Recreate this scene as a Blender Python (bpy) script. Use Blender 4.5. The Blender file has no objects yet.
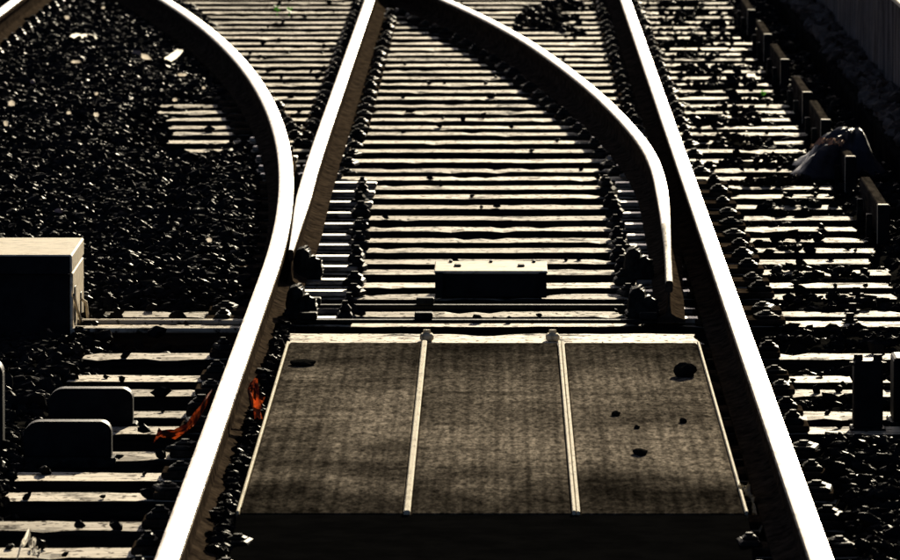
import bpy, bmesh, math, random
import numpy as np
from mathutils import Vector, Matrix

random.seed(7)
RNG = np.random.default_rng(11)
S = bpy.context.scene
COL = S.collection

# ------------------------------------------------------------------ camera
PITCH = math.atan(646 / 7800)
cam_d = bpy.data.cameras.new('camera')
cam = bpy.data.objects.new('camera', cam_d)
COL.objects.link(cam)
cam.location = (0, 0, 2.28)
cam.rotation_euler = (math.pi / 2 - PITCH, 0, math.atan(47 * math.cos(PITCH) / 7800))
cam_d.sensor_width = 36
cam_d.lens = 7800 / 900 * 36
cam_d.clip_start = 0.5
cam_d.clip_end = 5000
cam_d.dof.use_dof = True
cam_d.dof.focus_distance = 24.5
cam_d.dof.aperture_fstop = 20
S.camera = cam

# ------------------------------------------------------------------ light
SUN_EL, SUN_AZ = math.radians(14), math.radians(8.8)     # ahead of the camera, to the right
w = bpy.data.worlds.new('World'); S.world = w; w.use_nodes = True
nt = w.node_tree
bg = nt.nodes['Background']
sky = nt.nodes.new('ShaderNodeTexSky')
sky.sky_type = 'NISHITA'; sky.sun_disc = False
sky.sun_elevation = SUN_EL; sky.sun_rotation = SUN_AZ
sky.air_density = 0.2; sky.dust_density = 1.0; sky.ozone_density = 0.3
nt.links.new(sky.outputs[0], bg.inputs[0])
bg.inputs[1].default_value = 0.05
sun_d = bpy.data.lights.new('sun', 'SUN'); sun_d.energy = 5; sun_d.angle = math.radians(0.5)
sun_d.color = (1, 0.88, 0.66)
sun = bpy.data.objects.new('sun', sun_d); COL.objects.link(sun)
sd = Vector((math.sin(SUN_AZ) * math.cos(SUN_EL), math.cos(SUN_AZ) * math.cos(SUN_EL), math.sin(SUN_EL)))
sun.rotation_euler = sd.to_track_quat('Z', 'Y').to_euler()
sun.location = (30, 60, 40)

S.view_settings.view_transform = 'Standard'
S.view_settings.look = 'None'
S.view_settings.gamma = 1
S.view_settings.exposure = 1.3
S.view_settings.use_curve_mapping = False


# ------------------------------------------------------------------ materials
def mat(name, c1, c2=None, rough=0.6, metal=0.0, scale=(8, 8, 8), detail=6, lo=0.4, hi=0.62,
        bump=0.0, bscale=None, spec=0.5, rough2=None, coords='Object', bdist=0.01, transl=0.0):
    m = bpy.data.materials.new(name); m.use_nodes = True
    n, l = m.node_tree.nodes, m.node_tree.links
    p = n['Principled BSDF']
    p.inputs['Roughness'].default_value = rough
    p.inputs['Metallic'].default_value = metal
    p.inputs['Specular IOR Level'].default_value = spec
    if c2 is None:
        p.inputs['Base Color'].default_value = (*c1, 1)
    tc = n.new('ShaderNodeTexCoord')
    oi = n.new('ShaderNodeObjectInfo')
    add = n.new('ShaderNodeVectorMath'); add.operation = 'MULTIPLY_ADD'
    cmb = n.new('ShaderNodeCombineXYZ')
    for i in range(3): l.new(oi.outputs['Random'], cmb.inputs[i])
    l.new(cmb.outputs[0], add.inputs[0]); add.inputs[1].default_value = (37, 53, 71)
    l.new(tc.outputs[coords], add.inputs[2])
    mp = n.new('ShaderNodeMapping'); mp.inputs['Scale'].default_value = scale
    l.new(add.outputs[0], mp.inputs[0])
    tx = n.new('ShaderNodeTexNoise'); tx.inputs['Scale'].default_value = 1; tx.inputs['Detail'].default_value = detail
    tx.inputs['Roughness'].default_value = 0.65
    l.new(mp.outputs[0], tx.inputs['Vector'])
    rm = n.new('ShaderNodeMapRange'); rm.inputs[1].default_value = lo; rm.inputs[2].default_value = hi
    l.new(tx.outputs['Fac'], rm.inputs[0])
    if c2 is not None:
        mx = n.new('ShaderNodeMix'); mx.data_type = 'RGBA'
        mx.inputs[6].default_value = (*c1, 1); mx.inputs[7].default_value = (*c2, 1)
        l.new(rm.outputs[0], mx.inputs[0]); l.new(mx.outputs[2], p.inputs['Base Color'])
    if rough2 is not None:
        rr = n.new('ShaderNodeMapRange'); rr.inputs[3].default_value = rough; rr.inputs[4].default_value = rough2
        l.new(rm.outputs[0], rr.inputs[0]); l.new(rr.outputs[0], p.inputs['Roughness'])
    if bump:
        mb = n.new('ShaderNodeMapping'); mb.inputs['Scale'].default_value = bscale or scale
        l.new(add.outputs[0], mb.inputs[0])
        tb = n.new('ShaderNodeTexNoise'); tb.inputs['Scale'].default_value = 1; tb.inputs['Detail'].default_value = 5
        l.new(mb.outputs[0], tb.inputs['Vector'])
        bp = n.new('ShaderNodeBump'); bp.inputs['Strength'].default_value = bump; bp.inputs['Distance'].default_value = bdist
        l.new(tb.outputs['Fac'], bp.inputs['Height']); l.new(bp.outputs[0], p.inputs['Normal'])
    if transl:                                             # thin sheet that lets light through
        tr = n.new('ShaderNodeBsdfTranslucent'); ms = n.new('ShaderNodeMixShader'); ms.inputs[0].default_value = transl
        if c2 is not None: l.new(mx.outputs[2], tr.inputs[0])
        l.new(p.outputs[0], ms.inputs[1]); l.new(tr.outputs[0], ms.inputs[2])
        l.new(ms.outputs[0], n['Material Output'].inputs[0])
    return m


def wood_material():
    m = mat('weathered_wood', (0.17, 0.13, 0.09), (0.56, 0.48, 0.36), rough=0.62, scale=(3, 60, 60), lo=0.3, hi=0.5,
            bump=0.3, bscale=(4, 110, 60), bdist=0.004, spec=0.008)
    n, l = m.node_tree.nodes, m.node_tree.links
    p = n['Principled BSDF']
    src = p.inputs['Base Color'].links[0].from_socket
    tc = [x for x in n if x.type == 'VECT_MATH'][0]
    # dark oil and grime blotches
    tx = n.new('ShaderNodeTexNoise'); tx.inputs['Scale'].default_value = 5.5; tx.inputs['Detail'].default_value = 8
    tx.inputs['Roughness'].default_value = 0.7
    l.new(tc.outputs[0], tx.inputs['Vector'])
    rm = n.new('ShaderNodeMapRange'); rm.inputs[1].default_value = 0.36; rm.inputs[2].default_value = 0.47
    l.new(tx.outputs['Fac'], rm.inputs[0])
    mx = n.new('ShaderNodeMix'); mx.data_type = 'RGBA'; mx.inputs[6].default_value = (0.03, 0.025, 0.02, 1)
    l.new(rm.outputs[0], mx.inputs[0]); l.new(src, mx.inputs[7])
    # splits along the grain
    mp = n.new('ShaderNodeMapping'); mp.inputs['Scale'].default_value = (1.6, 38, 10)
    l.new(tc.outputs[0], mp.inputs[0])
    t2 = n.new('ShaderNodeTexNoise'); t2.inputs['Scale'].default_value = 1; t2.inputs['Detail'].default_value = 3
    l.new(mp.outputs[0], t2.inputs['Vector'])
    r2 = n.new('ShaderNodeMapRange'); r2.inputs[1].default_value = 0.33; r2.inputs[2].default_value = 0.37
    l.new(t2.outputs['Fac'], r2.inputs[0])
    m2 = n.new('ShaderNodeMix'); m2.data_type = 'RGBA'; m2.inputs[6].default_value = (0.02, 0.016, 0.012, 1)
    l.new(r2.outputs[0], m2.inputs[0]); l.new(mx.outputs[2], m2.inputs[7])
    # pitting
    mp = n.new('ShaderNodeMapping'); mp.inputs['Scale'].default_value = (45, 24, 30)
    l.new(tc.outputs[0], mp.inputs[0])
    t3 = n.new('ShaderNodeTexNoise'); t3.inputs['Scale'].default_value = 1; t3.inputs['Detail'].default_value = 4
    l.new(mp.outputs[0], t3.inputs['Vector'])
    r3 = n.new('ShaderNodeMapRange'); r3.inputs[1].default_value = 0.36; r3.inputs[2].default_value = 0.44
    l.new(t3.outputs['Fac'], r3.inputs[0])
    m3 = n.new('ShaderNodeMix'); m3.data_type = 'RGBA'; m3.inputs[6].default_value = (0.06, 0.042, 0.025, 1)
    l.new(r3.outputs[0], m3.inputs[0]); l.new(m2.outputs[2], m3.inputs[7])
    # every timber has weathered to its own tone
    oi = [x for x in n if x.type == 'OBJECT_INFO'][0]
    ro = n.new('ShaderNodeMapRange'); ro.inputs[3].default_value = 0.62; ro.inputs[4].default_value = 1.14
    l.new(oi.outputs['Random'], ro.inputs[0])
    vs = n.new('ShaderNodeVectorMath'); vs.operation = 'SCALE'; l.new(m3.outputs[2], vs.inputs[0]); l.new(ro.outputs[0], vs.inputs['Scale'])
    l.new(vs.outputs[0], p.inputs['Base Color'])
    # grime is matt, bare wood has a faint sheen
    lum = n.new('ShaderNodeRGBToBW'); l.new(vs.outputs[0], lum.inputs[0])
    mu = n.new('ShaderNodeMath'); mu.operation = 'MULTIPLY'; mu.inputs[1].default_value = 0.025
    l.new(lum.outputs[0], mu.inputs[0]); l.new(mu.outputs[0], p.inputs['Specular IOR Level'])
    return m


def panel_material():
    m = mat('moulded_rubber', (0.045, 0.041, 0.035), (0.5, 0.425, 0.33), rough=0.8, scale=(120, 30, 60), lo=0.3, hi=0.68,
            bump=0.35, bscale=(110, 22, 60), bdist=0.004, spec=0.0, detail=8)
    n, l = m.node_tree.nodes, m.node_tree.links
    p = n['Principled BSDF']
    src = p.inputs['Base Color'].links[0].from_socket
    tc = [x for x in n if x.type == 'VECT_MATH'][0]
    # ribs along the track and worn bands across it
    for sc, lo, hi, dark in (((42, 0.5, 1), 0.36, 0.62, 0.62), ((1.6, 1.1, 1), 0.36, 0.6, 0.3), ((3, 7, 1), 0.34, 0.5, 0.6), ((60, 14, 1), 0.32, 0.62, 0.35)):
        mp = n.new('ShaderNodeMapping'); mp.inputs['Scale'].default_value = sc
        l.new(tc.outputs[0], mp.inputs[0])
        tx = n.new('ShaderNodeTexNoise'); tx.inputs['Scale'].default_value = 1; tx.inputs['Detail'].default_value = 4
        l.new(mp.outputs[0], tx.inputs['Vector'])
        rm = n.new('ShaderNodeMapRange'); rm.inputs[1].default_value = lo; rm.inputs[2].default_value = hi
        rm.inputs[3].default_value = dark; rm.inputs[4].default_value = 1
        l.new(tx.outputs['Fac'], rm.inputs[0])
        vm = n.new('ShaderNodeVectorMath'); vm.operation = 'SCALE'
        l.new(src, vm.inputs[0]); l.new(rm.outputs[0], vm.inputs['Scale'])
        src = vm.outputs[0]
    # moulded grooves lengthwise
    wv = n.new('ShaderNodeTexWave'); wv.inputs['Scale'].default_value = 7.5; wv.inputs['Distortion'].default_value = 0.6; wv.inputs['Detail'].default_value = 3; wv.inputs['Detail Scale'].default_value = 3
    tw = n.new('ShaderNodeTexCoord'); l.new(tw.outputs['Object'], wv.inputs['Vector'])
    rw = n.new('ShaderNodeMapRange'); rw.inputs[1].default_value = 0.05; rw.inputs[2].default_value = 0.4; rw.inputs[3].default_value = 0.72; rw.inputs[4].default_value = 1
    l.new(wv.outputs['Fac'], rw.inputs[0])
    vm = n.new('ShaderNodeVectorMath'); vm.operation = 'SCALE'; l.new(src, vm.inputs[0]); l.new(rw.outputs[0], vm.inputs['Scale']); src = vm.outputs[0]
    # colour darkens across both ends of the panels, with a ragged edge
    t0 = n.new('ShaderNodeTexCoord'); sp = n.new('ShaderNodeSeparateXYZ'); l.new(t0.outputs['Object'], sp.inputs[0])
    mp = n.new('ShaderNodeMapping'); mp.inputs['Scale'].default_value = (5, 0.8, 1); l.new(tc.outputs[0], mp.inputs[0])
    tx = n.new('ShaderNodeTexNoise'); tx.inputs['Scale'].default_value = 1; tx.inputs['Detail'].default_value = 6; l.new(mp.outputs[0], tx.inputs['Vector'])
    ma = n.new('ShaderNodeMath'); ma.operation = 'MULTIPLY_ADD'; ma.inputs[1].default_value = 1.6; l.new(tx.outputs['Fac'], ma.inputs[0]); l.new(sp.outputs[1], ma.inputs[2])
    for a, b, c, d in ((1.2, 1.7, 0.22, 1.0), (4.0, 5.2, 1.0, 0.32)):
        rm = n.new('ShaderNodeMapRange'); rm.inputs[1].default_value = a; rm.inputs[2].default_value = b; rm.inputs[3].default_value = c; rm.inputs[4].default_value = d
        l.new(ma.outputs[0], rm.inputs[0])
        vm = n.new('ShaderNodeVectorMath'); vm.operation = 'SCALE'; l.new(src, vm.inputs[0]); l.new(rm.outputs[0], vm.inputs['Scale']); src = vm.outputs[0]
    l.new(src, p.inputs['Base Color'])
    return m


M = {
    'wood': wood_material(),
    'panel': panel_material(),
    'creosote_shade': mat('creosoted_side_shade', (0.008, 0.007, 0.006), (0.03, 0.024, 0.018), rough=0.8, scale=(3, 40, 40), bump=0.4, bscale=(4, 80, 60), spec=0.0),  # creosote tone taken near black, with the shade of the sides painted in
    'steel': mat('polished_rail_steel', (0.62, 0.6, 0.56), (0.78, 0.76, 0.72), rough=0.3, rough2=0.42, metal=1, scale=(60, 1.2, 60), bump=0.12,
                 bscale=(180, 2, 60), bdist=0.002),
    'rust': mat('rusty_steel', (0.012, 0.009, 0.007), (0.06, 0.044, 0.03), spec=0.0, rough=0.7, scale=(25, 14, 30), lo=0.35, hi=0.65, bump=0.7,
                bscale=(60, 40, 60), bdist=0.006),
    'worn': mat('scuffed_rusty_steel', (0.05, 0.035, 0.022), (0.5, 0.42, 0.3), rough=0.55, scale=(60, 9, 60), lo=0.38, hi=0.6, spec=0.01, bump=0.5,
                bscale=(90, 30, 90), bdist=0.003),
    'steel_edge': mat('dull_rail_steel', (0.2, 0.15, 0.09), (0.7, 0.6, 0.44), rough=0.5, rough2=0.42, metal=0.85, scale=(90, 7, 90), lo=0.36, hi=0.6, bump=0.3,
                      bscale=(120, 14, 90), bdist=0.002),
    'iron': mat('greasy_iron', (0.009, 0.0085, 0.0085), (0.025, 0.026, 0.022), rough=0.55, scale=(30, 30, 30), bump=0.5, bscale=(70, 70, 70), bdist=0.004, spec=0.005),
    'plate': mat('worn_plate_steel', (0.08, 0.066, 0.05), (0.34, 0.3, 0.24), rough=0.55, rough2=0.42, metal=0.6, scale=(14, 40, 30), bump=0.3,
                 bscale=(40, 60, 60), bdist=0.003),
    'stone': mat('oily_ballast', (0.006, 0.006, 0.0062), (0.02, 0.0195, 0.019), rough=0.48, scale=(9, 9, 9), lo=0.35, hi=0.7, bump=0.4,
                 bscale=(90, 90, 90), bdist=0.004, spec=0.01),
    'soil': mat('oily_soil', (0.006, 0.006, 0.006), (0.016, 0.015, 0.013), rough=0.9, scale=(6, 6, 6), bump=0.8, bscale=(40, 40, 40), spec=0.0),
    'black': mat('black_paint', (0.008, 0.008, 0.009), (0.015, 0.015, 0.015), rough=0.5, spec=0.015, scale=(12, 12, 12), bump=0.15, bscale=(50, 50, 50)),
    'shade_black': mat('painted_shade_black', (0.0025, 0.0025, 0.0025), (0.004, 0.004, 0.004), rough=0.9, scale=(9, 9, 9), spec=0.0),  # near-black colour standing in for shade before the cover
    'cream': mat('weathered_cream_paint', (0.2, 0.16, 0.1), (0.62, 0.54, 0.4), rough=0.6, scale=(14, 60, 40), lo=0.34, hi=0.48, bump=0.3,
                 bscale=(50, 50, 50), bdist=0.004, spec=0.007),
    'trim': mat('pale_trim_strip', (0.22, 0.18, 0.12), (0.52, 0.46, 0.33), rough=0.6, scale=(60, 9, 40), lo=0.33, hi=0.5, bump=0.3,
                bscale=(90, 30, 60), bdist=0.003, spec=0.003),
    'corr': mat('dirty_corrugated_sheet', (0.085, 0.07, 0.06), (0.22, 0.18, 0.155), rough=0.6, scale=(4, 14, 2), bump=0.2, bscale=(10, 40, 4), spec=0.0),
    'drygrass': mat('dusty_rubble', (0.045, 0.036, 0.03), (0.14, 0.115, 0.098), rough=0.8, scale=(9, 9, 9), spec=0.0),
    'brown': mat('dull_brown_board', (0.022, 0.019, 0.016), (0.055, 0.047, 0.039), rough=0.7, scale=(60, 5, 30), bump=0.3, bscale=(60, 8, 30), spec=0.0),
    'pale': mat('pale_litter', (0.7, 0.67, 0.6), (0.85, 0.83, 0.78), rough=0.6, scale=(20, 20, 20), bump=0.4, bscale=(30, 30, 30), transl=0.8),
    'palestone': mat('pale_stone', (0.5, 0.44, 0.36), (0.75, 0.68, 0.58), rough=0.65, scale=(20, 20, 20), bump=0.4, bscale=(40, 40, 40), transl=0.45),
    'pink': mat('reddish_stone', (0.25, 0.12, 0.09), (0.4, 0.24, 0.2), rough=0.7, scale=(20, 20, 20)),
    'rag': mat('red_cloth', (0.05, 0.006, 0.005), (0.62, 0.11, 0.02), rough=0.8, scale=(16, 16, 16), lo=0.44, hi=0.62, bump=0.4, bscale=(60, 60, 60), transl=0.3),
    'tarp': mat('blue_black_plastic', (0.014, 0.016, 0.024), (0.03, 0.033, 0.045), rough=0.5, scale=(5, 5, 5), bump=0.5, bscale=(14, 14, 14), bdist=0.02, spec=0.08),
    'tan': mat('tan_brown', (0.25, 0.15, 0.11), (0.4, 0.27, 0.2), rough=0.8, scale=(12, 12, 12)),
    'leaf': mat('green_leaf', (0.05, 0.22, 0.02), (0.12, 0.4, 0.04), rough=0.5, scale=(20, 20, 20), transl=0.5),
}


def patchy_gloss(m, scale, lo, hi, amount):
    """only some spots of the surface are clean enough to shine"""
    n, l = m.node_tree.nodes, m.node_tree.links
    tc = n.new('ShaderNodeTexCoord'); tx = n.new('ShaderNodeTexNoise'); tx.inputs['Scale'].default_value = scale; tx.inputs['Detail'].default_value = 3
    l.new(tc.outputs['Object'], tx.inputs['Vector'])
    rm = n.new('ShaderNodeMapRange'); rm.inputs[1].default_value = lo; rm.inputs[2].default_value = hi; rm.inputs[4].default_value = amount
    l.new(tx.outputs['Fac'], rm.inputs[0]); l.new(rm.outputs[0], n['Principled BSDF'].inputs['Specular IOR Level'])


patchy_gloss(M['stone'], 45, 0.52, 0.72, 0.007)

# ------------------------------------------------------------------ helpers
def link(name, me, parent=None, loc=None, rot=None):
    o = bpy.data.objects.new(name, me); COL.objects.link(o)
    if parent: o.parent = parent
    if loc is not None: o.location = loc
    if rot is not None: o.rotation_euler = rot
    return o


def tag(o, label=None, cat=None, group=None, kind=None):
    if label: o['label'] = label
    if cat: o['category'] = cat
    if group: o['group'] = group
    if kind: o['kind'] = kind
    return o


def empty(name, loc, label, cat, group=None, rz=0):
    o = link(name, None, loc=loc, rot=(0, 0, rz)); o.empty_display_size = 0.1
    return tag(o, label, cat, group)


def bm_mesh(name, bm, material, smooth=False, sharp=None):
    me = bpy.data.meshes.new(name); bm.to_mesh(me); bm.free()
    for m in (material if isinstance(material, (list, tuple)) else [material]): me.materials.append(m)
    if smooth or sharp is not None:
        for p in me.polygons: p.use_smooth = True
        if sharp is not None: me.set_sharp_from_angle(angle=math.radians(sharp))
    return me


def box_bm(bm, x0, x1, y0, y1, z0, z1, bevel=0.0, seg=1, taper=0.0):
    r = bmesh.ops.create_cube(bm, size=1)
    vs = r['verts']
    for v in vs:
        t = taper if v.co.z > 0 else 0
        v.co = Vector(((x0 + x1) / 2 + v.co.x * (x1 - x0 - 2 * t), (y0 + y1) / 2 + v.co.y * (y1 - y0 - 2 * t), (z0 + z1) / 2 + v.co.z * (z1 - z0)))
    if bevel:
        es = list({e for v in vs for e in v.link_edges})
        bmesh.ops.bevel(bm, geom=es, offset=bevel, segments=seg, affect='EDGES', profile=0.5)


def box(name, dims, material, parent=None, loc=(0, 0, 0), bevel=0.004, seg=1, taper=0.0, rot=None):
    bm = bmesh.new(); box_bm(bm, *dims, bevel=bevel, seg=seg, taper=taper)
    return link(name, bm_mesh(name, bm, material), parent, loc, rot)


def cyl_bm(bm, x, y, z0, z1, r, r2=None, n=8, rot=0.0):
    res = bmesh.ops.create_cone(bm, cap_ends=True, segments=n, radius1=r, radius2=r if r2 is None else r2, depth=z1 - z0,
                                matrix=Matrix.Translation((x, y, (z0 + z1) / 2)) @ Matrix.Rotation(rot, 4, 'Z'))
    return res['verts']


def nz(x, y, s=0):
    """cheap smooth noise in about -1..1 for arrays or numbers"""
    x = np.asarray(x, float); y = np.asarray(y, float)
    return (np.sin(1.7 * x + 2.3 * y + s) + np.sin(3.1 * x - 1.9 * y + 1.3 * s + 1) + np.sin(-2.2 * x + 4.7 * y + 2.1 * s + 2)
            + 0.7 * np.sin(5.3 * x + 3.9 * y + s * 0.7 + 4) + 0.7 * np.sin(7.1 * x - 6.3 * y + s * 1.7)) / 3.2


# ------------------------------------------------------------------ track lines (world metres, z = 0 on the sleeper tops)
def xa(y):          # left stock rail: straight, then off to the left
    y = np.asarray(y, float)
    q = np.clip(y - 25.8, 0, 20.2)
    return -0.757 - 0.0031 * q * q - np.clip(y - 46, 0, 99) * 0.1252


CB = [(25.6, .568), (26.0, .575), (26.4, .583), (27.5, .603), (29.7, .632), (31.0, .637), (31.95, .628), (33.3, .586), (35.0, .512), (36.3, .445),
      (38.1, .335), (40.3, .182), (42.3, .01), (44.2, -.185), (45.2, -.298), (48, -.63), (51, -1.0)]


def xc(y): return np.interp(y, [c[0] for c in CB], [c[1] for c in CB])


XR, XB = 0.746, -0.738
RAIL_Z0, RAIL_Z1 = 0.02, 0.17
WALL_X = 1.9


def resample(pts, step=0.4):
    """smooth curve through the points (x as a function of y)"""
    ys = np.array([p[0] for p in pts]); xs = np.array([p[1] for p in pts])
    n = max(3, int((ys[-1] - ys[0]) / step))
    yy = np.linspace(ys[0], ys[-1], n)
    x2 = np.interp(yy, ys, xs)
    k = np.ones(5) / 5
    xp = np.concatenate([[x2[0] - (x2[1] - x2[0]) * i for i in (2, 1)], x2, [x2[-1] + (x2[-1] - x2[-2]) * i for i in (1, 2)]])
    return list(zip(yy, np.convolve(xp, k, 'valid')))


def rail_mesh(name, pts, tip=None, tipw=0.35, rusty_until=None, head=0.82):
    """pts: (y, x). tip: (y0, y1) over which head and foot narrow towards the near end"""
    # half profile, from the foot bottom round to the crown
    half = [(0.070, 0.0), (0.070, 0.009), (0.030, 0.019), (0.010, 0.030), (0.008, 0.060), (0.010, 0.100), (0.020, 0.109), (0.0355, 0.116),
            (0.0365, 0.138), (0.0330, 0.1455), (0.0240, 0.1490), (0.0, 0.1500)]
    prof = [(x, z) for x, z in half] + [(-x, z) for x, z in half[-2::-1]]
    n = len(prof)
    bm = bmesh.new(); rings = []
    for i, (y, x) in enumerate(pts):
        j0, j1 = max(0, i - 1), min(len(pts) - 1, i + 1)
        t = Vector((pts[j1][1] - pts[j0][1], pts[j1][0] - pts[j0][0], 0)).normalized()
        nrm = Vector((t.y, -t.x, 0))
        k, dz = 1.0, 0.0
        if tip:
            f = min(1, max(0, (y - tip[0]) / (tip[1] - tip[0])))
            k = tipw + (1 - tipw) * f
            dz = -0.012 * (1 - f)
        ring = []
        for px, pz in prof:
            kk = k * head if pz > 0.03 else (0.5 + 0.5 * k)
            c = Vector((x, y, RAIL_Z0 + pz + (dz if pz > 0.1 else 0))) + nrm * (px * kk)
            ring.append(bm.verts.new(c))
        rings.append(ring)
    bm.verts.index_update()
    for i, (a, b) in enumerate(zip(rings[:-1], rings[1:])):
        for j in range(n):
            j2 = (j + 1) % n
            f = bm.faces.new((a[j], a[j2], b[j2], b[j]))
            z = min(prof[j][1], prof[j2][1])
            top = z >= 0.138 and j != n - 1
            if rusty_until is not None and pts[i][0] < rusty_until: top = False
            f.material_index = 0 if top else 1
            if rusty_until is not None and z >= 0.138 and j != n - 1 and pts[i][0] < rusty_until: f.material_index = 2
            if z == 0.1455 and f.material_index == 0: f.material_index = 3
            if z == 0.138 and j != n - 1: f.material_index = 2          # shoulder of the head, worn but never polished
    for r, rev in ((rings[0], False), (rings[-1], True)):
        f = bm.faces.new(r if not rev else r[::-1]); f.material_index = 1
    bmesh.ops.recalc_face_normals(bm, faces=bm.faces)
    return bm_mesh(name, bm, [M['steel'], M['rust'], M['worn'], M['steel_edge']], sharp=40)


# ------------------------------------------------------------------ sleeper rows
# distances of the sleeper centres down the track
rows = [18.75, 19.3, 19.88, 20.55, 21.05, 21.6, 22.3, 22.75, 23.4, 23.85, 24.6]
py = [337.5, 322, 312.5, 295, 283.5, 270.5, 260, 248.7, 238.7, 227.5, 216.5, 205.5, 195, 186, 177, 169, 159.3, 149.5, 140.7, 132.5, 126, 118.3, 111, 104.5,
      97, 90, 83, 76.7, 70.5, 64, 58.3, 53, 47.7, 42.3, 36.7, 31.7]
rows += [7800 * 2.288 / (p + 366) - 0.17 for p in py if p < 330]
while rows[-1] < 49: rows.append(rows[-1] + 0.62 + random.uniform(-.05, .05))
ROWS = np.array(rows)


# ------------------------------------------------------------------ ground and ballast
def bed(x, y):
    x = np.asarray(x, float); y = np.asarray(y, float)
    a = xa(y)
    h = np.full(np.broadcast(x, y).shape, -0.085)
    # left shoulder beyond the covered sleepers: stones lie over the sleeper ends
    sh = np.clip((a - 0.07 - x) / 0.05, 0, 1) * np.clip((y - 26.3) / 0.5, 0, 1)
    h = h + sh * 0.105
    win = np.exp(-(((x + 1.42) / 0.27) ** 4 + ((y - 36.0) / 1.9) ** 4))
    h = h - win * sh * 0.09
    # near left shoulder
    sl = np.clip((-1.22 - x) / 0.12, 0, 1) * (1 - np.clip((y - 26.3) / 0.5, 0, 1))
    h = h + sl * 0.09
    # right mound at the near end
    rm = np.clip((x - 0.84) / 0.08, 0, 1) * np.clip((21.9 - y) / 0.35, 0, 1)
    h = h + rm * 0.125
    # strip beyond the right sleeper ends
    rs = np.clip((x - 1.43) / 0.1, 0, 1) * np.clip((y - 21.9) / 0.3, 0, 1)
    h = h + rs * 0.085
    # heaps over the sleepers far up the track
    h = h + 0.12 * np.clip(0.75 + 0.6 * nz(x * 2.5, y * 0.9, 7), 0, 1) * np.exp(-(((x - 0.34) / 0.3) ** 4 + ((y - 46.4) / 2.4) ** 4)) + 0.12 * np.exp(-(((x - a - 0.22) / 0.12) ** 4 + ((y - 47.4) / 2.6) ** 4))
    # beside the right rail, patches of stones over the sleepers
    rp = np.exp(-((x - 1.12) / 0.3) ** 4) * np.clip((y - 22) / 0.3, 0, 1)
    h = h + rp * np.clip(0.7 + nz(x * 1.5, y * 2.3, 3), 0, 1.3) * 0.075
    return h + 0.012 * nz(x * 2, y * 2, 1)


def sheet():
    bm = bmesh.new()
    xs = np.concatenate([[-400, -60, -12, -7], np.arange(-5.2, 2.6, 0.12), [3.2, 6, 14, 60, 400]])
    ys = np.concatenate([[-300, -40, 0, 8, 12], np.arange(14, 60, 0.2), [62, 66, 75, 100, 200, 500, 1500]])
    X, Y = np.meshgrid(xs, ys)
    Z = bed(np.clip(X, -6, 2.8), Y) - 0.012
    Z[np.abs(X) > 6] = -0.06
    Z = np.where(X > 1.98, 0.1, Z)
    nx = len(xs)
    me = bpy.data.meshes.new('ground')
    co = np.stack([X, Y, Z], -1).reshape(-1, 3)
    idx = np.arange(len(co)).reshape(X.shape)
    f = np.stack([idx[:-1, :-1], idx[:-1, 1:], idx[1:, 1:], idx[1:, :-1]], -1).reshape(-1, 4)
    me.from_pydata(co.tolist(), [], f.tolist()); me.materials.append(M['soil'])
    for p in me.polygons: p.use_smooth = True
    bm.free()
    tag(link('ground', me), kind='structure')


sheet()


def ico():
    bm = bmesh.new(); bmesh.ops.create_icosphere(bm, subdivisions=1, radius=1)
    v = np.array([p.co[:] for p in bm.verts]); f = np.array([[q.index for q in p.verts] for p in bm.faces]); bm.free()
    return v, f


IV, IF = ico()


def stone_shapes(n):
    out = []
    for i in range(n):
        v = IV * (1 + RNG.uniform(-0.36, 0.3, (12, 1)))
        out.append(v * np.array([RNG.uniform(0.9, 1.6), RNG.uniform(0.7, 1.1), RNG.uniform(0.5, 0.9)]))
    return np.array(out)


SH = stone_shapes(40)


def scatter(name, pts, rad, material, label, cat):
    n = len(pts)
    v = SH[RNG.integers(0, len(SH), n)]
    ang = RNG.uniform(0, 2 * math.pi, n); tx = RNG.normal(0, 0.35, n); ty = RNG.normal(0, 0.35, n)
    ca, sa = np.cos(ang)[:, None], np.sin(ang)[:, None]
    x, y, z = v[..., 0], v[..., 1], v[..., 2]
    x, y = x * ca - y * sa, x * sa + y * ca
    c, s = np.cos(tx)[:, None], np.sin(tx)[:, None]; y, z = y * c - z * s, y * s + z * c
    c, s = np.cos(ty)[:, None], np.sin(ty)[:, None]; x, z = x * c + z * s, -x * s + z * c
    v = np.stack([x, y, z], -1) * rad[:, None, None] + pts[:, None, :]
    f = IF[None] + (np.arange(n) * 12)[:, None, None]
    me = bpy.data.meshes.new(name)
    me.vertices.add(n * 12); me.loops.add(n * 60); me.polygons.add(n * 20)
    me.vertices.foreach_set('co', v.astype(np.float32).ravel())
    me.loops.foreach_set('vertex_index', f.astype(np.int32).ravel())
    me.polygons.foreach_set('loop_start', np.arange(0, n * 60, 3, dtype=np.int32))
    me.polygons.foreach_set('use_smooth', np.zeros(n * 20, dtype=bool))
    me.update(calc_edges=True); me.validate()
    me.materials.append(material)
    return tag(link(name, me), label, cat, kind='stuff')


def rail_clear(x, y, half=0.1):
    d = np.minimum(np.abs(x - xa(y)), np.abs(x - XR))
    d = np.minimum(d, np.where(y > 26.5, np.abs(x - XB), 9))
    d = np.minimum(d, np.where(y > 24.2, np.abs(x - xc(y)), 9))
    d = np.minimum(d, np.abs(x + 2.79))
    return d > half


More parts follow.
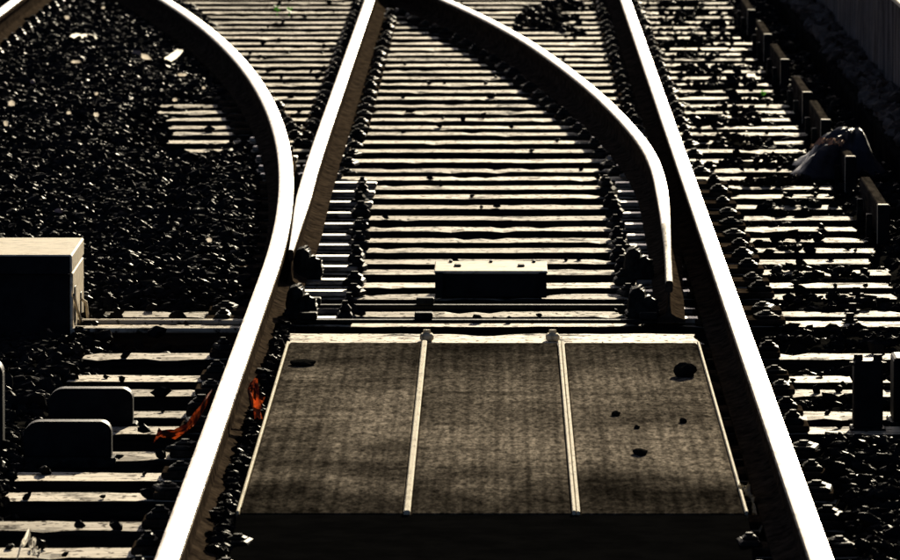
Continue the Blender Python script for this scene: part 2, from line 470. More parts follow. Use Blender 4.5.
def ballast():
    P = []; R = []
    for (x0, x1, y0, y1, dens) in ((-3.6, -0.8, 26.2, 52, 1000), (-1.9, -0.8, 17, 26.2, 850), (-0.72, 0.72, 17, 43, 110), (-0.72, 0.72, 43, 50, 420), (-1.9, -0.72, 26, 43, 60), (-1.9, -0.72, 43, 50, 420),
                                   (0.78, 1.66, 17, 22.2, 800), (0.78, 1.68, 22.2, 54, 480), (0.62, 0.86, 17, 26, 260), (-0.86, -0.62, 17, 26, 300)):
        n = int((x1 - x0) * (y1 - y0) * dens)
        x = RNG.uniform(x0, x1, n); y = RNG.uniform(y0, y1, n)
        keep = x > -0.0655 * y - 0.35                      # nothing of the bed farther left can be seen
        keep &= rail_clear(x, y, 0.095)
        # the cover and the machine box stand clear
        keep &= ~((np.abs(x + 0.005) < 0.68) & (y > 19.4) & (y < 25.1))
        keep &= ~((x < -1.37) & (y > 25.2) & (y < 26.4))
        x, y = x[keep], y[keep]
        r = RNG.uniform(0.009, 0.024, len(x)) * (1 + 0.5 * (RNG.random(len(x)) > 0.9))
        z = bed(x, y) + r * RNG.uniform(0.0, 0.7, len(x))
        # stones in the cribs stay between the sleepers, unless the bed there rises over the sleeper tops
        dy = np.min(np.abs(y[:, None] - ROWS[None]), 1)
        on = (dy < 0.14) & (z + r * 0.6 < 0.02) & (x > xa(y) - 0.6) & (x < 1.45)
        keep = ~on
        P.append(np.stack([x, y, z], -1)[keep]); R.append(r[keep])
    # loose stones lying on the sleepers
    n = 900
    x = RNG.uniform(-1.35, 1.38, n); y = ROWS[RNG.integers(0, len(ROWS), n)] + RNG.uniform(-0.1, 0.1, n)
    side = np.abs(x) > 0.6
    keep = rail_clear(x, y, 0.11) & (side | (RNG.random(n) < 0.22)) & ~((np.abs(x) < 0.68) & (y < 25.1))
    x, y = x[keep], y[keep]; r = RNG.uniform(0.009, 0.021, len(x))
    P.append(np.stack([x, y, r * 0.62], -1)); R.append(r)
    n = 420
    x = RNG.uniform(-0.712, -0.668, n); y = RNG.uniform(19, 25.4, n); r = RNG.uniform(0.01, 0.022, n)
    P.append(np.stack([x, y, 0.03 + r * 0.6 - np.clip(x + 0.69, 0, 1) * 0.6], -1)); R.append(r)
    big = [(136, 294), (195, 296), (118, 319), (180, 320), (105, 339), (158, 336), (163, 396), (145, 433), (150, 497), (690, 312), (812, 194), (790, 330), (842, 305),
           (795, 275), (838, 272), (808, 345), (875, 352)]
    d = np.array([7800 * 2.288 / (b + 366) for a, b in big])
    x = np.array([(a - 497) for a, b in big]) * d / 7800; r = RNG.uniform(0.022, 0.032, len(x))
    P.append(np.stack([x, d - 0.17, r * 0.6], -1)); R.append(r)
    scatter('ballast', np.concatenate(P), np.concatenate(R), M['stone'], 'black oily crushed stone ballast around the sleepers', 'ballast')


ballast()


# ------------------------------------------------------------------ rails
def rail(name, pts, label, **k):
    o = link(name, rail_mesh(name, pts, **k)); return tag(o, label, 'rail', 'bright running rails of the turnout')


ya = np.arange(10, 52.2, 0.5)
stock = rail('rail', [(float(y), float(xa(y))) for y in ya], 'bright stock rail that passes the black machine box and curves away left')
right = rail('rail', [(10.0, XR)] + [(float(y), XR) for y in np.arange(12, 66, 2)], 'straight bright rail beside the row of guard boards and corrugated fence')
bl = [(y, x) for y, x in resample([(26.9, -0.712), (28.4, -0.722), (30.0, -0.733), (32, XB), (66, XB)], 0.6)]
blade_l = rail('switch_rail', bl, 'straight bright switch rail splitting off from the curving stock rail', tip=(26.9, 29.2), tipw=0.3)
cb = resample(CB, 0.4)
blade_r = rail('switch_rail', cb, 'curved bright switch rail with a rusty tip inside the straight rail', tip=(27.0, 29.6), tipw=0.5, rusty_until=28.0, head=0.68)
r3 = rail('rail', [(float(y), -2.79) for y in np.arange(30, 66, 2)], 'straight rail of the neighbouring track next to the ballast bank')
r3['group'] = 'rails of the neighbouring track'


# ------------------------------------------------------------------ sleepers with their plates
def timber_mesh(seed, x0, x1, w=0.225, h=0.14):
    rnd = np.random.default_rng(seed)
    n = int((x1 - x0) / 0.05)
    xs = np.linspace(x0, x1, n + 1)
    prof = [(-0.5, -h), (-0.5, -0.014), (-0.46, 0.0), (-0.15, 0.0), (0.15, 0.0), (0.46, 0.0), (0.5, -0.014), (0.5, -h)]
    bm = bmesh.new(); rings = []
    ph = rnd.uniform(0, 50)
    chip = rnd.random((n + 1, 2)) < 0.07
    for i, x in enumerate(xs):
        wob = 0.006 * float(nz(x * 1.1, ph)) + rnd.normal(0, 0.002)
        wn = w * (1 + 0.03 * float(nz(x * 2, ph + 9)) + 0.03 * rnd.normal())
        ring = []
        for j, (py_, pz) in enumerate(prof):
            y = py_ * wn + wob; z = pz
            if 2 <= j <= 5: z += 0.0012 * float(nz(x * 3, py_ * 6 + ph)) + rnd.normal(0, 0.0005)
            if j in (2, 1) and chip[i, 0]: z -= 0.006; y += 0.014
            if j in (5, 6) and chip[i, 1]: z -= 0.006; y -= 0.014
            z = min(z, 0.003)
            xx = x + (rnd.normal(0, 0.008) if i in (0, n) else 0)
            ring.append(bm.verts.new((xx, y, z)))
        rings.append(ring)
    m = len(prof)
    for a, b in zip(rings[:-1], rings[1:]):
        for j in range(m):
            bm.faces.new((a[j], b[j], b[(j + 1) % m], a[(j + 1) % m]))
    bm.faces.new(rings[0]); bm.faces.new(rings[-1][::-1])
    bmesh.ops.recalc_face_normals(bm, faces=bm.faces)
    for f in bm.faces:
        if f.normal.z < 0.8: f.material_index = 1  # sides and edges take the dark colour, so the shaded gaps go black
    return bm_mesh('sleeper', bm, [M['wood'], M['creosote_shade']])


def clip_mesh():
    bm = bmesh.new()
    box_bm(bm, -0.036, 0.036, -0.06, 0.06, 0.0, 0.030, bevel=0.008, taper=0.006)
    box_bm(bm, -0.024, 0.030, -0.035, 0.03, 0.026, 0.050, bevel=0.011, taper=0.005)
    cyl_bm(bm, 0.001, 0, 0.048, 0.060, 0.015, 0.012, n=6)
    return bm_mesh('rail_clip', bm, M['iron'])


def plate_mesh(x0, x1, hy=0.085, h=0.018, m='plate'):
    bm = bmesh.new()
    box_bm(bm, x0, x1, -hy, hy, 0.0, h, bevel=0.004)
    return bm_mesh('baseplate', bm, M[m])


CLIP = clip_mesh()
PLATE = plate_mesh(-0.15, 0.15, m='rust')
SLIDE = plate_mesh(-0.09, 0.09, 0.045, 0.019)
BOLT = None
bm = bmesh.new(); cyl_bm(bm, 0, 0, 0, 0.008, 0.026, n=8); cyl_bm(bm, 0, 0, 0.007, 0.03, 0.016, 0.014, n=6)
BOLT = bm_mesh('bolt', bm, M['iron'])

ORD = ['first', 'second', 'third', 'fourth', 'fifth', 'sixth', 'seventh', 'eighth', 'ninth', 'tenth', 'eleventh', 'twelfth', 'thirteenth',
       'fourteenth', 'fifteenth', 'sixteenth', 'seventeenth']
GUARD = [29.5, 32.25, 34.7, 36.8, 39.65, 42.15, 44.9]
cnt = {}


def nth(g):
    cnt[g] = cnt.get(g, 0) + 1
    return ORD[cnt[g] - 1]


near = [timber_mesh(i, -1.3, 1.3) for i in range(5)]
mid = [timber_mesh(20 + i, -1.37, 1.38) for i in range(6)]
for i, y in enumerate(ROWS):
    a = float(xa(y))
    if y < 24.9:
        me = near[i % 5]; g = 'sleepers under the panel cover'; lab = f'weathered sleeper under the dark panel cover, {nth(g) if y > 19.4 else 0} from its added shade ramp'
        if y < 19.4: lab = 'weathered timber sleeper under the added shade ramp of the panel cover'; g = 'sleepers under the ramp'
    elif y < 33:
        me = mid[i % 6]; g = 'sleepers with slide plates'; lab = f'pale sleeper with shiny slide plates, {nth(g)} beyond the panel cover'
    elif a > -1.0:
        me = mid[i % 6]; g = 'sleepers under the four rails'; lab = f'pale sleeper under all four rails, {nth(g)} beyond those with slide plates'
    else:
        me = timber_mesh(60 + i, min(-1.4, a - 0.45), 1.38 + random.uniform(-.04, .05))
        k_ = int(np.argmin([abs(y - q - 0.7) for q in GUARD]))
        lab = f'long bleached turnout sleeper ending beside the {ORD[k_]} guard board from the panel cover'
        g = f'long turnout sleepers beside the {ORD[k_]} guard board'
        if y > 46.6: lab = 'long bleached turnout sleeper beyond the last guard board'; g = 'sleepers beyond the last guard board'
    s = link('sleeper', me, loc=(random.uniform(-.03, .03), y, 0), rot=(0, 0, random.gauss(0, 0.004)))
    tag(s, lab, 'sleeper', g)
    ox = s.location.x; parts = []

    def part(nm, mesh, x, dy=0.0, rz=0.0, z=0.003):
        base = [c for c in parts if c.name.startswith('baseplate')][-1:] if mesh is CLIP and z == 0.02 else []
        par = base[0] if base else s
        bx, bz = (base[0].location.x, base[0].location.z) if base else (0.0, 0.0)
        o = link(nm, mesh, par, (x - ox - bx, dy, z - bz), (0, 0, rz + (random.gauss(0, 0.18) if mesh is CLIP else 0)))
        if mesh is CLIP:
            k = 0.55 if z > 0.01 else 1.0
            o.scale = (random.uniform(0.7, 1.15), random.uniform(0.7, 1.2), k * random.uniform(0.65, 1.25))
            o.location.x += random.gauss(0, 0.004)
        parts.append(o)
        return o
    if 19.3 < y < 25.0:                                      # the cover hides the inner halves
        for x, sgn in ((a, -1), (XR, 1)):
            part('baseplate', PLATE, x); part('rail_clip', CLIP, x + sgn * 0.108, rz=0 if sgn < 0 else math.pi, z=0.02)
        continue
    if y < 32.6 and y > 24.9:                                # switch zone
        part('baseplate', PLATE, a - 0.06)
        if y < 26.3: part('rail_clip', CLIP, a - 0.155, z=0.02)
        part('slide_plate', SLIDE, -0.585)
        part('rail_clip', CLIP, -0.50 - max(0, (y - 28) * 0.014), rz=0, z=0.003)
        part('baseplate', PLATE, XR + 0.06); part('rail_clip', CLIP, XR + 0.155, rz=math.pi, z=0.02)
        part('slide_plate', SLIDE, 0.58)
        part('rail_clip', CLIP, 0.455, rz=math.pi, z=0.003)
        if random.random() < 0.4: part('bolt', BOLT, 1.0 + random.uniform(0.0, 0.25), random.uniform(-.05, .05))
        continue
    rails = [a, XR] + ([XB] if y > 32 else []) + ([float(xc(y))] if 32 < y < 51 else [])
    for x in rails:
        close = [r for r in rails if r != x and abs(r - x) < 0.3]
        part('baseplate', PLATE if not close else SLIDE, x, z=0.003 if not close else 0.0015 + 0.001 * rails.index(x))
        for sgn in (-1, 1):
            if x == a and sgn < 0 and y > 26: continue       # buried in the ballast bank
            if not any(abs(x + sgn * 0.108 - r) < 0.12 for r in close):
                part('rail_clip', CLIP, x + sgn * 0.112, rz=0 if sgn < 0 else math.pi, z=0.02)

# sleepers of the neighbouring track
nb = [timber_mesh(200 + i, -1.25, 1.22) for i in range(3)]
for i in range(16):
    y = 38.5 + i * 0.66
    s = link('sleeper', nb[i % 3], loc=(-3.54, y, 0.0)); tag(s, 'weathered sleeper of the neighbouring track, half buried in ballast', 'sleeper', 'sleepers of the neighbouring track')
    bp_ = link('baseplate', PLATE, s, (0.75, 0, 0.003))
    for sg in (-1, 1): link('rail_clip', CLIP, bp_, (sg * 0.112, 0, 0.017), (0, 0, 0 if sg < 0 else math.pi))


# braces against the switch rails
def brace_mesh():
    bm = bmesh.new()
    box_bm(bm, -0.04, 0.02, -0.07, 0.07, 0, 0.112, bevel=0.02, seg=2, taper=0.006)
    box_bm(bm, -0.05, 0.06, -0.08, 0.08, 0, 0.03, bevel=0.008, seg=2)
    vs = cyl_bm(bm, 0, 0, -0.04, 0.04, 0.038, n=14)
    for v in vs: v.co = Vector((v.co.x + 0.022, v.co.z - 0.03, v.co.y + 0.045))
    bmesh.ops.triangulate(bm, faces=bm.faces[:])
    bmesh.ops.subdivide_edges(bm, edges=bm.edges[:], cuts=1)
    for v in bm.verts:
        k = 0.007 * float(nz(v.co.x * 60, v.co.y * 45 + v.co.z * 70, 5)); v.co += Vector((k, k * 0.6, k * 0.8 if v.co.z > 0.02 else 0))
    return bm_mesh('brace', bm, M['iron'])


BR = brace_mesh()
for par, x, y in ((stock, -0.672, 27.35), (stock, -0.655, 25.75), (blade_r, 0.49, 27.35), (blade_r, 0.475, 25.7)):
    link('brace', BR, par, (x, y, 0.019 if True else 0))

# ------------------------------------------------------------------ panel cover between the rails
cov = empty('panel_cover', (0, 19.75, 0), 'dark three-panel cover with pale trim strips lying between the rails', 'track cover')
L = 24.55 - 19.75
TOP = 0.048


def slab(x0, x1, seed):
    bm = bmesh.new()
    box_bm(bm, x0, x1, 0, L, 0.004, TOP, bevel=0.004)
    return bm_mesh('panel', bm, M['panel'])


for x0, x1, sd_ in ((-0.655, -0.238, 1), (-0.219, 0.192, 2), (0.214, 0.632, 3)):
    link('panel', slab(x0, x1, sd_), cov)
box('trim_strip', (-0.237, -0.220, -0.004, L, 0.004, TOP + 0.008), M['trim'], cov, bevel=0.003)
box('trim_strip', (0.193, 0.202, -0.004, L, 0.004, TOP + 0.008), M['trim'], cov, bevel=0.002)
box('trim_strip', (0.2035, 0.213, -0.004, L, 0.004, TOP + 0.006), M['trim'], cov, bevel=0.002)
box('edge_strip', (-0.664, -0.656, 0.01, L, 0.004, TOP + 0.005), M['trim'], cov, bevel=0.002)
box('edge_strip', (0.633, 0.641, 0.01, L, 0.004, TOP + 0.005), M['trim'], cov, bevel=0.002)
bm = bmesh.new(); box_bm(bm, -0.66, 0.638, -0.85, -0.006, 0.004, TOP - 0.003)
for v in bm.verts:
    if v.co.y < -0.4 and v.co.z > 0.02: v.co.z = 0.012
link('shade_ramp', bm_mesh('shade_ramp', bm, M['shade_black']), cov)  # black ramp added where the ground in front lies only in shade
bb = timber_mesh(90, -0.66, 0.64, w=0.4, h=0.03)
link('back_board', bb, cov, (0, L + 0.215, 0.04))
for x in (-0.222, 0.178):
    b = bmesh.new(); box_bm(b, -0.022, 0.022, -0.03, 0.03, 0, 0.022, bevel=0.006); cyl_bm(b, 0, 0, 0.02, 0.034, 0.012, n=8)
    link('strip_end_block', bm_mesh('strip_end_block', b, M['trim']), cov, (x, L + 0.15, 0.042))

# ------------------------------------------------------------------ black machine box on the left
mb = empty('point_machine', (-1.688, 25.35, 0), 'black box-shaped point machine with pale lid and pale end plate beside the track', 'machine box')
box('housing', (-0.32, 0.292, 0.03, 0.70, -0.06, 0.200), M['black'], mb, bevel=0.006)
box('lid', (-0.33, 0.303, 0.0, 0.73, 0.203, 0.262), M['cream'], mb, bevel=0.005)
box('lid_front_shade', (-0.328, 0.2965, -0.006, -0.001, 0.2, 0.258), M['black'], mb, bevel=0.001)  # black sheet that paints shade onto the near face of the pale lid
box('end_plate', (0.294, 0.304, 0.035, 0.69, -0.02, 0.200), M['cream'], mb, bevel=0.003)
for y0, y1, z0, z1 in ((0.10, 0.16, 0.03, 0.15), (0.46, 0.52, -0.01, 0.10)):
    box('slot', (0.304, 0.307, y0, y1, z0, z1), M['black'], mb, bevel=0.001)
# cable down the end plate
def tube(name, pts, r, material, parent=None, n=6):
    cu = bpy.data.curves.new(name, 'CURVE'); cu.dimensions = '3D'; cu.bevel_depth = r; cu.bevel_resolution = 1
    sp = cu.splines.new('POLY'); sp.points.add(len(pts) - 1)
    for p, q in zip(sp.points, pts): p.co = (*q, 1)
    o = bpy.data.objects.new(name, cu); COL.objects.link(o)
    me = bpy.data.meshes.new_from_object(o.evaluated_get(bpy.context.evaluated_depsgraph_get()))
    bpy.data.objects.remove(o)
    me.materials.clear(); me.materials.append(material)
    for p in me.polygons: p.use_smooth = True
    return link(name, me, parent)


tube('cable', [(0.308, 0.02, 0.13), (0.312, 0.1, 0.08), (0.316, 0.25, 0.03), (0.318, 0.36, -0.005)], 0.005, M['cream'], mb)
tube('cable', [(0.312, 0.42, 0.08), (0.325, 0.44, 0.07), (0.33, 0.43, 0.03), (0.33, 0.46, -0.005)], 0.005, M['cream'], mb)
box('detection_rod', (0.30, 0.86, 0.0, 0.10, 0.006, 0.022), M['wood'], mb, bevel=0.004)
box('drive_rod', (0.30, 0.86, 0.30, 0.36, 0.006, 0.022), M['wood'], mb, bevel=0.004)


# dark rounded housings near the left edge
def round_box(name, loc, wx, dy, h, label, group=None):
    bm = bmesh.new()
    pts = [(-wx / 2, 0)]
    r = min(0.05, h * 0.45)
    for k in range(7):
        t = math.pi - k * math.pi / 12; pts.append((-wx / 2 + r + r * math.cos(t), h - r + r * math.sin(t)))
    for k in range(7):
        t = math.pi / 2 - k * math.pi / 12; pts.append((wx / 2 - r * 0.7 + r * 0.7 * math.cos(t), h - r * 0.7 + r * 0.7 * math.sin(t)))
    pts.append((wx / 2, 0))
    a = [bm.verts.new((x, 0, z)) for x, z in pts]; b = [bm.verts.new((x, dy, z)) for x, z in pts]
    for i in range(len(pts)):
        j = (i + 1) % len(pts); bm.faces.new((a[i], a[j], b[j], b[i]))
    bm.faces.new(a[::-1]); bm.faces.new(b)
    bmesh.ops.recalc_face_normals(bm, faces=bm.faces)
    bmesh.ops.bevel(bm, geom=[e for e in bm.edges if abs(e.verts[0].co.y - e.verts[1].co.y) < 1e-6], offset=0.004, segments=2, affect='EDGES')
    t = empty(name, loc, label, 'cover', group)
    link('shell', bm_mesh('shell', bm, M['black'], sharp=30), t)
    box('foot_flange', (-wx / 2 - 0.012, wx / 2 + 0.012, -0.012, dy + 0.012, -0.03, 0.0), M['iron'], t, bevel=0.004)
    return t


round_box('rod_cover', (-1.175, 22.45, 0.005), 0.245, 0.07, 0.10, 'low black rounded cover over a sleeper, nearer the machine box')
round_box('rod_cover', (-1.19, 21.5, 0.005), 0.245, 0.07, 0.10, 'low black rounded cover beside the red rag, nearer the bare sleepers')
round_box('cable_box', (-1.47, 21.6, 0.0), 0.19, 0.1, 0.262, 'taller black rounded box standing left of the two low covers')

# ------------------------------------------------------------------ low casing between the rails
cb_ = empty('rod_casing', (-0.02, 26.75, 0), 'low casing with a pale worn lid lying across sleepers between the rails', 'casing')
box('lid', (-0.195, 0.195, 0, 0.42, 0.086, 0.096), M['cream'], cb_, bevel=0.003)
box('body', (-0.180, 0.180, 0.012, 0.41, 0.004, 0.0855), M['black'], cb_, bevel=0.003)
for x in (-0.178, 0.178):
    box('end_lug', (x - 0.014, x + 0.014, -0.014, 0.011, 0.004, 0.0915), M['black'], cb_, bevel=0.003)
for x, y in ((-0.115, 0.2), (0.105, 0.2), (0.0, 0.38), (-0.14, 0.38), (0.15, 0.38)):
    w_ = 0.024 if y < 0.3 else 0.012
    o = box('lid_bolt', (-w_ / 2, w_ / 2, -0.03, 0.03, 0.0, 0.008), M['iron'], cb_, (x, y, 0.0955), bevel=0.003)

# stretcher bars between the switch rails
for y, z, lab in ((25.55, 0.022, 'dark stretcher bar across the track just behind the panel cover'),
                  (26.1, 0.024, 'dark stretcher bar across the track in front of the low casing')):
    t = empty('stretcher_bar', (0, y, z), lab, 'rod', 'stretcher bars of the switch')
    box('bar', (-0.66, 0.53, -0.02, 0.02, 0, 0.012), M['iron'], t, bevel=0.003)
    for x in (-0.62, -0.24, 0.5):
        box('bracket', (x - 0.03, x + 0.03, -0.03, 0.03, 0.0122, 0.036), M['iron'], t, bevel=0.004)

# ------------------------------------------------------------------ right side: guard boards, ledge, rubble, corrugated fence
gys = GUARD
labs = [f'low brown guard board by the fence, {o} in its row counted from the panel cover' for o in ORD]
for i, y in enumerate(gys):
    t = empty('guard_board', (1.468, y, 0), labs[i], 'guard board', 'guard boards along the fence foot', rz=random.gauss(0, .003))
    ln = 1.55 + random.uniform(-.15, .1)
    box('board', (-0.02, 0.02, 0.05, ln, 0.0, 0.118), M['brown'], t, bevel=0.004)
    box('end_cap', (-0.024, 0.02, 0.0, 0.048, -0.03, 0.124), M['cream'], t, bevel=0.003)
    box('front_plate', (-0.024, 0.022, -0.006, -0.001, -0.03, 0.121), M['black'], t, bevel=0.001)
    for yy in (0.4, 1.2): box('bracket', (-0.05, -0.027, yy - 0.03, yy + 0.03, -0.03, 0.06), M['iron'], t, bevel=0.003)

led = link('kerb', None); bpy.data.objects.remove(led)
for k, y0 in enumerate(np.arange(17, 58, 1.5)):
    k_ = box('ledge_kerb', (1.68 + random.uniform(-.006, .006), 1.86, y0 + 0.006, y0 + 1.494, -0.1, 0.115 + random.uniform(-.008, .008)), M['soil'], bevel=0.012)
    tag(k_, 'dark kerb stone of the low ledge at the foot of the corrugated fence', 'kerb stone', 'kerb stones under the corrugated fence')

# rubble along the ledge
n = 900
x = RNG.uniform(1.72, 1.87, n); y = RNG.uniform(28, 56, n); r = RNG.uniform(0.02, 0.05, n)
scatter('rubble', np.stack([x, y, 0.115 + r * 0.5], -1), r, M['drygrass'], 'dusty rubble heaped along the foot of the corrugated fence', 'rubble')

fence = empty('corrugated_fence', (WALL_X, 17, 0), 'dark corrugated metal fence running beside the guard boards', 'fence')
def corr_mesh(length, z0, z1):
    bm = bmesh.new(); st = 0.014; n = int(length / st)
    pr = []
    for i in range(n + 1):
        yy = i * length / n; ph = (yy / 0.085) % 1
        off = 0.022 * (0.5 + 0.5 * math.tanh(4 * math.sin(2 * math.pi * ph)) / math.tanh(4))
        pr.append((yy, off))
    cols = []
    for yy, off in pr:
        cols.append([bm.verts.new((-off, yy, z0)), bm.verts.new((-off, yy, z1)), bm.verts.new((-off + 0.004, yy, z1)), bm.verts.new((-off + 0.004, yy, z0))])
    for a, b in zip(cols[:-1], cols[1:]):
        for j in range(4): bm.faces.new((a[j], b[j], b[(j + 1) % 4], a[(j + 1) % 4]))
    bm.faces.new(cols[0]); bm.faces.new(cols[-1][::-1])
    bmesh.ops.recalc_face_normals(bm, faces=bm.faces)
    return bm_mesh('sheet', bm, M['corr'])


CM = corr_mesh(2.0, 0.06, 0.545)
for k in range(20):
    link('sheet', CM, fence, (0.004 * (k % 2), k * 2.0 - 0.002 * k, 0))
    box('post', (0.03, 0.08, k * 2.0 - 0.025, k * 2.0 + 0.025, -0.1, 0.53), M['iron'], fence, bevel=0.004)
box('top_rail', (-0.028, 0.03, 0, 40, 0.547, 0.57), M['cream'], fence, bevel=0.004)

# dark cast marker box on the sleeper ends, right
jb = empty('trackside_box', (1.068, 22.3, 0), 'narrow black upright box standing on sleeper ends right of the track', 'box')
box('body', (-0.042, 0.042, 0, 0.12, 0.004, 0.2), M['black'], jb, bevel=0.008, seg=2)
box('base', (-0.05, 0.05, -0.01, 0.13, -0.06, 0.006), M['iron'], jb, bevel=0.003)
for x in (-0.028, 0.028): link('bolt', BOLT, jb, (x, 0.04, 0.186))
jb2 = empty('trackside_box', (1.24, 22.5, 0), 'wide black upright box by the fence side of the narrow black box', 'box')
box('body', (-0.09, 0.12, 0, 0.2, 0.0, 0.19), M['black'], jb2, bevel=0.01, seg=2)
box('base', (-0.1, 0.13, -0.01, 0.21, -0.06, 0.004), M['iron'], jb2, bevel=0.003)


# ------------------------------------------------------------------ small things
def lump(name, loc, size, material, label, cat, group=None, rz=0.0, seed=0, flat=1.0):
    rnd = np.random.default_rng(seed + 500)
    bm = bmesh.new(); bmesh.ops.create_icosphere(bm, subdivisions=2, radius=1)
    for v in bm.verts:
        d = 1 + 0.22 * float(nz(v.co.x * 1.3 + seed, v.co.y * 1.3 + v.co.z, seed))
        v.co = Vector((v.co.x * size[0] * d, v.co.y * size[1] * d, v.co.z * size[2] * d))
        v.co.z = max(v.co.z, -0.6 * size[2])
    o = link(name, bm_mesh(name, bm, material), None, loc, (0, 0, rz))
    return tag(o, label, cat, group)


def ground_at(px, py_, z=0.03):
    h = (2.28 - z) / math.cos(PITCH); d = 7800 * h / (py_ + 366)
    return ((px - 497) * d / 7800, d - 0.17, z)


def paper(name, loc, wx, h, material, seed, rz=0.0, lean=0.5):
    """a thin crumpled scrap standing up out of the stones"""
    bm = bmesh.new(); n_ = 6; g = []
    for i in range(n_ + 1):
        u = i / n_ * 2 - 1; row = []
        for j in range(5):
            v = j / 4
            ww = wx * (1 - 0.35 * abs(2 * v - 1) ** 2) * (1 + 0.15 * math.sin(seed + j * 2.1))
            f = 0.3 * h * float(nz(i * 0.6 + seed, j * 0.9, seed))
            row.append(bm.verts.new((u * ww, v * h * 2 * lean + f + 0.3 * wx * u * u, (v - 0.35) * h * 2 * (1 - 0.25 * u * u * math.sin(seed + 1)) + f * 0.4)))
        g.append(row)
    for a, b in zip(g[:-1], g[1:]):
        for j in range(4): bm.faces.new((a[j], b[j], b[j + 1], a[j + 1]))
    return link(name, bm_mesh(name, bm, material, smooth=True), None, loc, (0, 0, rz))


# pale stones, shaped as translucent sheets to glow in the backlight (metres: x, y, half sizes)
G = 'pale stones on the ballast bank'
for i, (px, py_, sx, sz) in enumerate(((68, 17, .022, .018), (13, 103, .022, .024), (8, 123, .014, .02), (97, 93, .012, .012), (98, 114, .016, .015), (70, 112, .014, .012),
                                       (176, 99, .016, .014), (205, 87, .012, .012), (211, 239, .014, .014),
                                       (21, 31, .02, .012), (183, 74, .03, .012), (78, 61, .034, .012),
                                       (104, 7, .014, .012))):
    x, y, z = ground_at(px, py_, 0.05)
    tag(paper('loose_piece', (x, y, z), sx * 0.75, sz * 0.55, M['palestone'], i, lean=0.8, rz=random.uniform(-.4, .4)), 'small pale stone, added as a thin bright sheet, on the black ballast bank', 'scrap', G)
x, y, z = ground_at(34, 81, .05); lump('stone', (x, y, z), (.014, .014, .013), M['pink'], 'small reddish stone on the ballast bank among the pale ones', 'stone', seed=40)
x, y, z = ground_at(60, 210, .05); lump('stone', (x, y, z), (.016, .014, .012), M['pink'], 'small dark red stone on the ballast behind the machine box', 'stone', seed=41)


def scrap(px, py_, wx, h, material, label, seed, tilt=0.0, z=0.04):
    x, y, z = ground_at(px, py_, z)
    o = paper('loose_piece', (x, y, z), wx, h, material, seed, rz=0.1)
    o.rotation_euler = (0, tilt, 0.1)
    return tag(o, label, 'scrap')


scrap(85, 38, .07, .02, M['pale'], 'long white scrap lying on the black ballast bank', 3, tilt=0.06, z=0.045)
scrap(175, 56, .058, .017, M['pale'], 'long white scrap tilted up on the ballast near the curving rail', 5, tilt=-0.6, z=0.06)
scrap(147, 57, .03, .014, M['palestone'], 'pale scrap beside a brown one on the ballast bank', 8, tilt=0.5, z=0.05)
scrap(138, 53, .024, .014, M['tan'], 'brown scrap beside a pale one on the ballast bank', 9, z=0.05)
scrap(751, 77, .028, .017, M['pale'], 'white scrap on a sleeper right of the straight rail', 11, z=0.012)
scrap(728, 119, .02, .017, M['pale'], 'small white scrap near the plastic sheet right of the track', 12, z=0.012)


def leaf_tuft(px, py_, label, n=5, s=0.018):
    x, y, z = ground_at(px, py_, 0.01)
    bm = bmesh.new(); rnd = random.Random(px)
    for k in range(n):
        a = rnd.uniform(0, 6.28); r = rnd.uniform(0, 0.02); c = Vector((r * math.cos(a), r * math.sin(a), 0.01 + rnd.uniform(0, 0.03)))
        d = Vector((math.cos(a), math.sin(a), rnd.uniform(0.2, 0.9))).normalized(); t = d.cross(Vector((0, 0, 1))).normalized()
        v = [bm.verts.new(c - d * s), bm.verts.new(c + t * s * 0.6), bm.verts.new(c + d * s), bm.verts.new(c - t * s * 0.6), bm.verts.new(c + Vector((0, 0, -0.004)))]
        bm.faces.new(v[:4]); bm.faces.new((v[0], v[3], v[4])); bm.faces.new((v[0], v[4], v[1]))
    cyl_bm(bm, 0, 0, -0.02, 0.02, 0.003, n=5)
    tag(link('weed', bm_mesh('weed', bm, M['leaf']), None, (x, y, z)), label, 'weed', None)


leaf_tuft(278, 11, 'tiny green weed between the splitting rails, first of the pair', 6)
leaf_tuft(290, 12, 'tiny green weed between the splitting rails, next to the straight one', 7)
leaf_tuft(762, 95, 'tiny green weed at a sleeper end beside the guard boards', 5)


# dark stones on the panels
for i, (px, py_, s) in enumerate(((685, 374, (.034, .05, .026)), (640, 452, (.02, .05, .01)), (616, 413, (.013, .03, .008)), (683, 420, (.011, .03, .008)), (304, 363, (.04, .06, .011)),
                                  (637, 426, (.008, .02, .006)))):
    x, y, z = ground_at(px, py_, TOP)
    lump('clod', (x, y, TOP + s[2] * 0.58), s, M['soil'], ['large black clod on the right hand panel of the cover', 'black clod by the middle trim strip side of the right panel',
         'small black clod on the right panel of the cover', 'small black clod near the edge strip of the right panel', 'flat black clod on the left hand panel of the cover',
         'tiny black speck of dirt on the right panel of the cover'][i], 'clod', seed=60 + i)


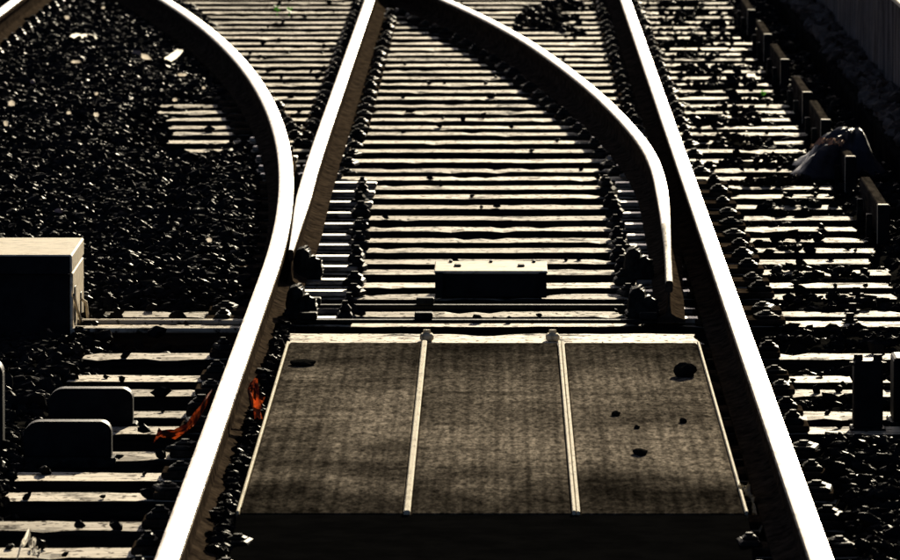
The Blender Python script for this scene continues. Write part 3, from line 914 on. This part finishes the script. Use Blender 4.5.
# crumpled strip builder (cloth, plastic)
def ribbon(name, path, width, material, seed, crumple=0.012, cross=6, thick=0.003):
    """path: list of (x, y, z, tilt of the width direction); real cloth sheet with folds and thickness"""
    rnd = np.random.default_rng(seed)
    p = np.array(path, float); t = np.linspace(0, 1, len(p)); tt = np.linspace(0, 1, 28)
    q = np.stack([np.interp(tt, t, p[:, k]) for k in range(4)], -1)
    bm = bmesh.new(); rows_ = []
    for i in range(len(q)):
        ww = width * (0.75 + 0.35 * math.sin(i * 0.7 + seed))
        r = []
        for j in range(cross + 1):
            u = j / cross - 0.5
            off = Vector((0.25 * u * ww, math.cos(q[i, 3]) * u * ww, math.sin(q[i, 3]) * u * ww))
            f = crumple * float(nz(i * 0.5, j * 1.3, seed))
            r.append(bm.verts.new(Vector(q[i, :3]) + off + Vector((f * 0.5, f * 0.4, f))))
        rows_.append(r)
    for a, b in zip(rows_[:-1], rows_[1:]):
        for j in range(cross): bm.faces.new((a[j], a[j + 1], b[j + 1], b[j]))
    bmesh.ops.solidify(bm, geom=bm.faces[:], thickness=thick)
    bmesh.ops.recalc_face_normals(bm, faces=bm.faces)
    me = bm_mesh(name, bm, material, smooth=True)
    return me


y0 = 22.05
rag = link('rag', ribbon('rag', [(-0.96, y0 - .2, .03, .9), (-0.93, y0 - .2, .04, 1.0), (-0.89, y0 - .15, .035, .9), (-0.85, y0 - .1, .07, 1.2), (-0.815, y0 + .1, .12, 1.2), (-0.82, y0 + .1, .03, 1.2),
                                 (-0.757, y0 + .12, -.03, .2), (-0.675, y0 + .12, .0, .9), (-0.69, y0 + .1, .08, 1.1), (-0.708, y0 + .05, .15, 1.0), (-0.69, y0, .155, .8), (-0.68, y0 - .02, .13, 1.), (-0.665, y0 - .05, .10, .9)],
                          0.05, M['rag'], 3, crumple=0.014))
tag(rag, 'crumpled red rag draped over the bright rail beside the panel cover', 'rag')

# plastic sheet caught on the guard boards
def sheet_heap(name, loc, rx, ry, h, material, seed):
    bm = bmesh.new(); n_, m_ = 26, 12; rows_ = []
    for i in range(m_ + 1):
        r = i / m_
        row = []
        for k in range(n_):
            a = 2 * math.pi * k / n_
            rr = r * (1 + 0.22 * math.sin(3 * a + seed) + 0.12 * math.sin(7 * a + 2 * seed))
            z = h * (1 - r ** 1.6) + 0.045 * h / 0.2 * math.sin(5 * a + 6 * r + seed) * r * (1 - r) * 3
            row.append(bm.verts.new((rx * rr * math.cos(a) + 0.1 * (1 - r), ry * rr * math.sin(a), max(z, 0) if r < 1 else 0)))
        rows_.append(row)
    for a, b in zip(rows_[:-1], rows_[1:]):
        for k in range(n_): bm.faces.new((a[k], b[k], b[(k + 1) % n_], a[(k + 1) % n_]))
    bmesh.ops.remove_doubles(bm, verts=bm.verts, dist=1e-5)
    bm.faces.new([v for v in rows_[-1]])
    bmesh.ops.recalc_face_normals(bm, faces=bm.faces)
    return link(name, bm_mesh(name, bm, material, smooth=True), None, loc)


x, y, z = ground_at(815, 172, 0.0)
tp = sheet_heap('plastic_sheet', (x + 0.06, y, 0.0), 0.19, 0.4, 0.19, M['tarp'], 2)
tag(tp, 'dark blue-black crumpled plastic sheet heaped against the guard boards', 'plastic sheet')
cl = link('sheet_highlight', ribbon('sheet_highlight', [(-.1, -.2, .1, .5), (-.05, -.2, .13, .6), (0, -.2, .12, .4), (.04, -.2, .115, .4)], .05, M['tan'], 9), tp, (0, -.2, .04))  # brown highlight of the plastic, built as a tan strip

# pale scraps near the camera
x, y, z = ground_at(28, 548, 0.02)
sc = link('plastic_scrap', ribbon('plastic_scrap', [(-.02, 0, .0, .5), (-.015, 0, .03, 1.0), (0, 0, .05, 1.2), (.012, .02, .03, .8), (.03, .0, .0, .4)], .04, M['pale'], 5, crumple=.01))
sc.location = (x, y, 0.004); tag(sc, 'crumpled white plastic scrap on a bare sleeper left of the track', 'scrap')
x, y, z = ground_at(743, 490, 0.05)
sc = link('bent_clip', ribbon('bent_clip', [(-.02, .1, .03, .8), (0, .05, .035, 1.0), (.012, 0, .02, .6), (.015, -.2, .0, .4), (.02, -.5, -.02, .5)], .03, M['trim'], 8, crumple=.008))
sc.location = (0.652, y, 0.02); tag(sc, 'bent pale clip at the corner of the panel cover beside the straight rail', 'clip')

S.render.resolution_x = 1024; S.render.resolution_y = 637
